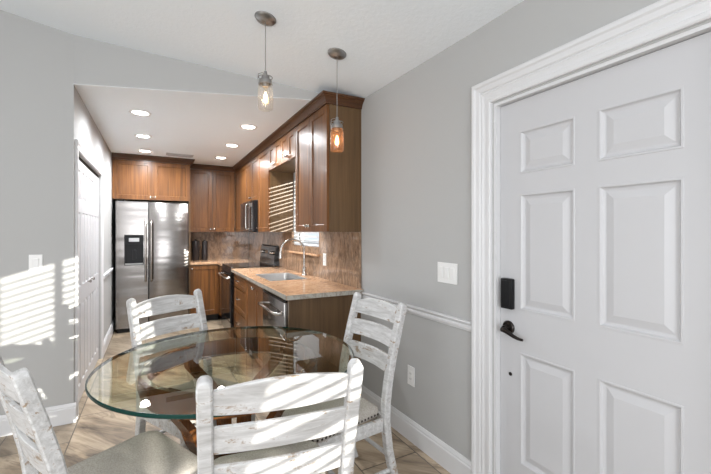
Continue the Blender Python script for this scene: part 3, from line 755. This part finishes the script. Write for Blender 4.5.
# recessed ceiling lights
rows = [(3.87, 'nearest the dining area'), (4.80, 'in the middle'), (5.67, 'nearest the back wall')]
for x, side in ((-.118, 'left'), (.835, 'right')):
    for y, where in rows:
        t = thing('recessed_light', (x, y, CK), 'round recessed ceiling light %s of the %s row' % (where, side), 'ceiling light', 'recessed kitchen ceiling lights')
        m = MB(); m.lathe([(.062, -.001), (.088, -.001), (.090, .001), (.088, .0005)], 36, (x, y, CK - .004)); 
        obj('trim_ring', MB().lathe([(.062, 0), (.070, -.006), (.088, -.004), (.090, 0)], 36, (x, y, CK)), M['can'], t, True); m.bm.free()
        obj('lens', MB().lathe([(0, -.002), (.060, -.002), (.062, .0005)], 36, (x, y, CK)), M['lamp'], t, True)
        l = light('recessed_lamp', 'SPOT', (x, y, CK - .02), 66, (.94, .97, 1.0), .05, direction=(0, 0, -1), spot=math.radians(176))
t = thing('ceiling_vent', (.30, 5.72, CK), 'grey slotted air vent in the kitchen ceiling', 'vent')
obj('frame', MB().box(.13, .47, 5.64, 5.80, CK - .008, CK - .0005, .002), M['vent'], t)
for k in range(7): obj('louver', MB().box(.15, .45, 5.655 + k * .02, 5.665 + k * .02, CK - .014, CK - .0085), M['vent'], t)

# pendants
def pendant(x, y, zj, label, tint, fil):
    zc = cz(x); t = thing('pendant_lamp', (x, y, zc), label, 'pendant lamp', 'mason jar pendants over the table')
    sl = math.atan(.176)
    mt = Matrix.Translation((x, y, zc)) @ Matrix.Rotation(sl, 4, 'Y')
    obj('canopy', MB().lathe([(0, -.024), (.02, -.024), (.052, -.016), (.062, -.004), (.062, .0), (0, 0)], 32, mat=mt), M['dsteel'], t, True)
    top = zj + .215
    obj('cord', MB().tube([(x, y, zc - .01), (x, y, top)], .0022, 8), M['dsteel'], t, True)
    obj('socket', MB().lathe([(0, .225), (.008, .225), (.011, .205), (.022, .200), (.024, .17), (.018, .165), (.016, .135), (0, .135)], 24, (x, y, zj)), M['dsteel'], t, True)
    j = obj('jar', MB().lathe([(.003, .004), (.038, .004), (.043, .012), (.043, .125), (.038, .138), (.0345, .148), (.0345, .172), (.033, .172), (.033, .147), (.0415, .123), (.0415, .012), (.037, .0065), (.003, .0065)], 32, (x, y, zj)), tint, t, True)
    obj('lid', MB().lathe([(0, .176), (.034, .176), (.036, .172), (.036, .154), (.0335, .154), (.0335, .172), (0, .172)], 32, (x, y, zj)), M['dsteel'], j, True)
    for zz in (.150, .190):
        pts = [(x + .039 * math.cos(a * math.pi / 12), y + .039 * math.sin(a * math.pi / 12), zj + zz) for a in range(25)]
        obj('wire_bail', MB().tube(pts, .0022, 6), M['dsteel'], j, True)
    obj('clasp', MB().tube([(x - .04, y, zj + .145), (x - .045, y, zj + .17), (x - .04, y, zj + .205), (x - .02, y, zj + .214), (x, y, zj + .21)], .0022, 6), M['dsteel'], j, True)
    bl = obj('bulb', MB().lathe([(0, .028), (.012, .032), (.019, .05), (.019, .07), (.013, .1), (.011, .135), (.0, .136)], 24, (x, y, zj)), M['bulb'], t, True)
    obj('filament', MB().lathe([(0, .042), (.009, .05), (.012, .066), (.010, .085), (.004, .105), (0, .108)], 12, (x, y, zj)), fil, bl, True)
    light('pendant_bulb_light', 'POINT', (x, y, zj + .075), 0.9, (1, .72, .45), .022)
pendant(.561, 2.153, 2.073, 'clear mason jar pendant lamp hanging nearer the kitchen ceiling lights', M['jar'], M['fil2'])
pendant(1.033, 2.187, 1.887, 'amber glowing mason jar pendant lamp in front of the cabinet end', M['amberjar'], M['fil'])

# ------------------------------------------------------------------ dining table
TX, TY, TZ = .341, 1.912, .76
t = thing('dining_table', (TX, TY, 0), 'round glass topped dining table on a brown wood hoop base', 'table')
RT = .591
obj('glass_top', MB().lathe([(0, TZ - .0155), (RT - .0015, TZ - .0155), (RT - .0015, TZ), (0, TZ)], 128, (TX, TY, 0)), M['glass'], t, True)
obj('glass_edge', MB().lathe([(RT - .0014, TZ - .0158), (RT, TZ - .0158), (RT + .003, TZ - .012), (RT + .003, TZ - .003), (RT, TZ + .0002), (RT - .0014, TZ + .0002)], 128, (TX, TY, 0), close=True), M['gedge'], t, True)
hoop = obj('hoop', MB().lathe([(.375, .665), (.40, .645), (.412, .69), (.408, .733), (.395, .7435), (.375, .7435), (.372, .70)], 96, (TX, TY, 0), close=True), M['lacquer'], t, True)
def leg_curve(ang, prof):
    ca, sa = math.cos(ang), math.sin(ang); path = []
    for i in range(25):
        z = .005 + .725 * i / 24
        for (r0, z0), (r1, z1) in zip(prof[:-1], prof[1:]):
            if z0 <= z <= z1:
                f = (z - z0) / (z1 - z0); f = f * f * (3 - 2 * f) * .6 + f * .4; r = r0 + (r1 - r0) * f; break
        path.append(((TX + ca * r, TY + sa * r, z), (ca, sa, 0), (-sa, ca, 0)))
    return path
WIDE = [(.345, 0), (.26, .10), (.19, .22), (.20, .36), (.26, .50), (.33, .62), (.36, .74)]
TIGHT = [(.345, 0), (.26, .09), (.165, .19), (.075, .33), (.075, .50), (.20, .575), (.355, .64), (.365, .74)]
for k in range(4):
    ang = math.radians(-28.1 + 246 + (0, 80, 180, 260)[k])
    obj('leg', MB().sweep(leg_curve(ang, WIDE if k < 2 else TIGHT), [(-.018, -.032), (.018, -.032), (.018, .032), (-.018, .032)]), M['lacquer'], t, True)
obj('waist_ring', MB().lathe([(.150, .165), (.172, .165), (.172, .205), (.150, .205)], 64, (TX, TY, 0), close=True), M['lacquer'], t, True)
obj('cross_brace', MB().box(-.160, .160, -.03, .03, .170, .20, .004, Matrix.Translation((TX, TY, 0)) @ Matrix.Rotation(math.radians(36), 4, 'Z')), M['lacquer'], t)

# ------------------------------------------------------------------ chairs
def post_path(sx):
    P = [(0.0, -.300), (.12, -.262), (.26, -.228), (.40, -.210), (.50, -.212), (.60, -.226), (.72, -.252), (.84, -.284), (.93, -.310), (.975, -.323)]
    x = .205 * sx; out = []
    for i, (z, y) in enumerate(P):
        out.append((x, y, z))
    return out
def yb(z):
    P = [p[1:] for p in post_path(1)]
    for (y0, z0), (y1, z1) in zip(P[:-1], P[1:]):
        if z0 <= z <= z1: return y0 + (y1 - y0) * (z - z0) / (z1 - z0)
    return P[-1][0]
def make_chair():
    t = bpy.data.objects.new('dining_chair', None); C.objects.link(t); t.empty_display_size = .1
    L = dict(local=True)
    for sx in (-1, 1):
        pp = post_path(sx); path = []
        for i, p in enumerate(pp):
            a = Vector(pp[max(i - 1, 0)]); c = Vector(pp[min(i + 1, len(pp) - 1)]); tg = (c - a).normalized()
            if i == 0: tg = Vector((0, 0, 1))
            n = Vector((1, 0, 0)); v_ = tg.cross(n).normalized()
            path.append((p, n, v_))
        w_, d_, c_ = .020, .020, .005
        prof = [(-w_ + c_, -d_), (w_ - c_, -d_), (w_, -d_ + c_), (w_, d_ - c_), (w_ - c_, d_), (-w_ + c_, d_), (-w_, d_ - c_), (-w_, -d_ + c_)]
        # rounded top
        o, n, v_ = path[-1]; tgt = v_.cross(n) * -1
        tdir = (Vector(pp[-1]) - Vector(pp[-2])).normalized()
        m = MB(); b = bmesh.new(); rings = []
        full = [(o_, n_, vv_, 1.0) for o_, n_, vv_ in path]
        for k in range(1, 6):
            a = math.radians(90 * k / 5); full.append((Vector(o) + tdir * .025 * math.sin(a), n, v_, max(math.cos(a), .12)))
        for o_, n_, vv_, s_ in full: rings.append([b.verts.new(Vector(o_) + n_ * (q[0] * s_) + vv_ * (q[1] * (s_ * .3 + .7 if s_ > .5 else s_ + .35))) for q in prof])
        for a, c in zip(rings[:-1], rings[1:]):
            for k in range(8): b.faces.new((a[k], a[(k + 1) % 8], c[(k + 1) % 8], c[k]))
        b.faces.new(rings[0][::-1]); b.faces.new(rings[-1]); bmesh.ops.recalc_face_normals(b, faces=b.faces); m.add(b)
        obj('back_post', m, M['paint'], t, True, **L)
    # slats: bowed backwards, the top one arched
    for (zt, zb, arch) in ((.960, .888, .024), (.850, .766, .006), (.726, .643, .004)):
        b = bmesh.new(); n = 14; rings = []
        for i in range(n + 1):
            u = -1 + 2 * i / n; x = .187 * u; bow = -.020 * (1 - u * u)
            ztop = zt + arch * (1 - u * u); zbot = zb - arch * .15 * (1 - u * u) - (0 if arch > .01 else -.004 * (1 - u * u))
            r = []
            for (z, dy) in ((zbot, -.008), (zbot, .008), (ztop, .008), (ztop, -.008)):
                r.append(b.verts.new((x, yb(min(z, .97)) + bow + dy, z)))
            rings.append(r)
        for a, c in zip(rings[:-1], rings[1:]):
            for k in range(4): b.faces.new((a[k], a[(k + 1) % 4], c[(k + 1) % 4], c[k]))
        b.faces.new(rings[0][::-1]); b.faces.new(rings[-1]); bmesh.ops.recalc_face_normals(b, faces=b.faces)
        m = MB().add(b); s_ = obj('back_slat', m, M['paint'], t, False, **L)
        bv = s_.modifiers.new('soften', 'BEVEL'); bv.width = .003; bv.segments = 2; bv.limit_method = 'ANGLE'; bv.angle_limit = math.radians(50)
        s_.data.polygons.foreach_set('use_smooth', [True] * len(s_.data.polygons)); s_.data.set_sharp_from_angle(angle=math.radians(40))
    # front legs
    for sx in (-1, 1):
        x = .197 * sx; m = MB()
        m.sweep([((x, .190, 0), (1, 0, 0), (0, 1, 0)), ((x, .197, .40), (1, 0, 0), (0, 1, 0)), ((x, .197, .428), (1, 0, 0), (0, 1, 0))],
                [(-.019, -.019), (.019, -.019), (.019, .019), (-.019, .019)])
        obj('front_leg', m, M['paint'], t, **L)
    # apron
    m = MB(); m.box(-.200, .200, .180, .213, .365, .4285, .002); m.box(-.212, -.195, -.19, .180, .365, .4285, .002); m.box(.195, .212, -.19, .180, .365, .4285, .002); m.box(-.184, .184, -.226, -.206, .365, .4285, .002)
    obj('seat_frame', m, M['paint'], t, **L)
    # stretchers
    for sx in (-1, 1): obj('stretcher', MB().tube([(.203 * sx, -.255, .150), (.203 * sx, .198, .150)], .012, 10), M['paint'], t, True, **L)
    obj('stretcher', MB().tube([(-.203, .02, .150), (.203, .02, .150)], .011, 10), M['paint'], t, True, **L)
    obj('stretcher', MB().tube([(-.203, .200, .25), (.203, .200, .25)], .012, 10), M['paint'], t, True, **L)
    obj('stretcher', MB().tube([(-.203, -.240, .22), (.203, -.240, .22)], .011, 10), M['paint'], t, True, **L)
    # cushion: rounded, domed pad
    def outline(s_):
        pts = []; yB, yF, wB, wF, r = -.188, .232, .180, .222, .058
        cs = [(wF - r, yF - r, 0), (-wF + r, yF - r, 90), (-wB + .012, yB + .012, 180), (wB - .012, yB + .012, 270)]
        for i, (cx_, cy_, a0) in enumerate(cs):
            rr_ = r if i < 2 else .012
            for k in range(6):
                a = math.radians(a0 + 90 * k / 5); pts.append(((cx_ + rr_ * math.cos(a)) * s_, (cy_ + rr_ * math.sin(a) - .01) * s_ + .01))
        return pts
    b = bmesh.new(); rings = []
    for s_, z in ((.985, .4295), (1.0, .436), (1.004, .455), (.995, .470), (.965, .480), (.90, .486), (.75, .491), (.5, .495), (.2, .497)):
        rings.append([b.verts.new((x, y, z)) for x, y in outline(s_)])
    for a, c in zip(rings[:-1], rings[1:]):
        for k in range(len(a)): b.faces.new((a[k], a[(k + 1) % len(a)], c[(k + 1) % len(a)], c[k]))
    b.faces.new(rings[0][::-1]); b.faces.new(rings[-1]); bmesh.ops.recalc_face_normals(b, faces=b.faces)
    cu = obj('seat_cushion', MB().add(b), M['linen'], t, True, **L)
    # nailheads along front and sides
    ol = outline(1.004); peri = ol[23:] + ol[:19]   # from back right corner forwards round to the back left
    me = None; acc = 0.0; step = .022; nxt = .012
    for (a, c) in zip(peri[:-1], peri[1:]):
        L_ = math.hypot(c[0] - a[0], c[1] - a[1])
        while nxt <= acc + L_:
            f = (nxt - acc) / L_; x = a[0] + (c[0] - a[0]) * f; y = a[1] + (c[1] - a[1]) * f
            tx, ty = (c[0] - a[0]) / L_, (c[1] - a[1]) / L_; nx, ny = ty, -tx
            if me is None:
                mm = MB().lathe([(.0062, 0), (.0055, .002), (.003, .0036), (0, .0042)], 8)
                me = bpy.data.meshes.new('nailhead'); mm.bm.to_mesh(me); mm.bm.free(); me.materials.append(M['nail'])
            o = bpy.data.objects.new('nailhead', me); C.objects.link(o); o.parent = cu
            o.location = (x, y, .4425); o.rotation_euler = Vector((nx, ny, 0)).to_track_quat('Z', 'Y').to_euler()
            nxt += step
        acc += L_
    return t
def copy_tree(o, parent=None):
    c = o.copy(); C.objects.link(c)
    if parent is not None: c.parent = parent
    for ch in list(o.children): copy_tree(ch, c)
    return c
proto = make_chair()
spots = [((.365, 1.318), (.159, .987), 'distressed white ladder back chair in front, its back towards the viewer'),
         ((-.116, 1.648), (.905, .425), 'distressed white chair at the left edge, in front of the sunlit wall'),
         ((.214, 2.256), (.47, -.883), 'distressed white chair on the far side of the table by the refrigerator'),
         ((.802, 1.792), (-.993, -.117), 'distressed white chair between the table and the right wall')]
for i, ((x, y), (fx, fy_), lab) in enumerate(spots):
    o = proto if i == 0 else copy_tree(proto)
    o.location = (x, y, 0); o.rotation_euler = (0, 0, math.atan2(fy_, fx) - math.pi / 2)
    tag(o, lab, 'chair', 'distressed white dining chairs round the table')
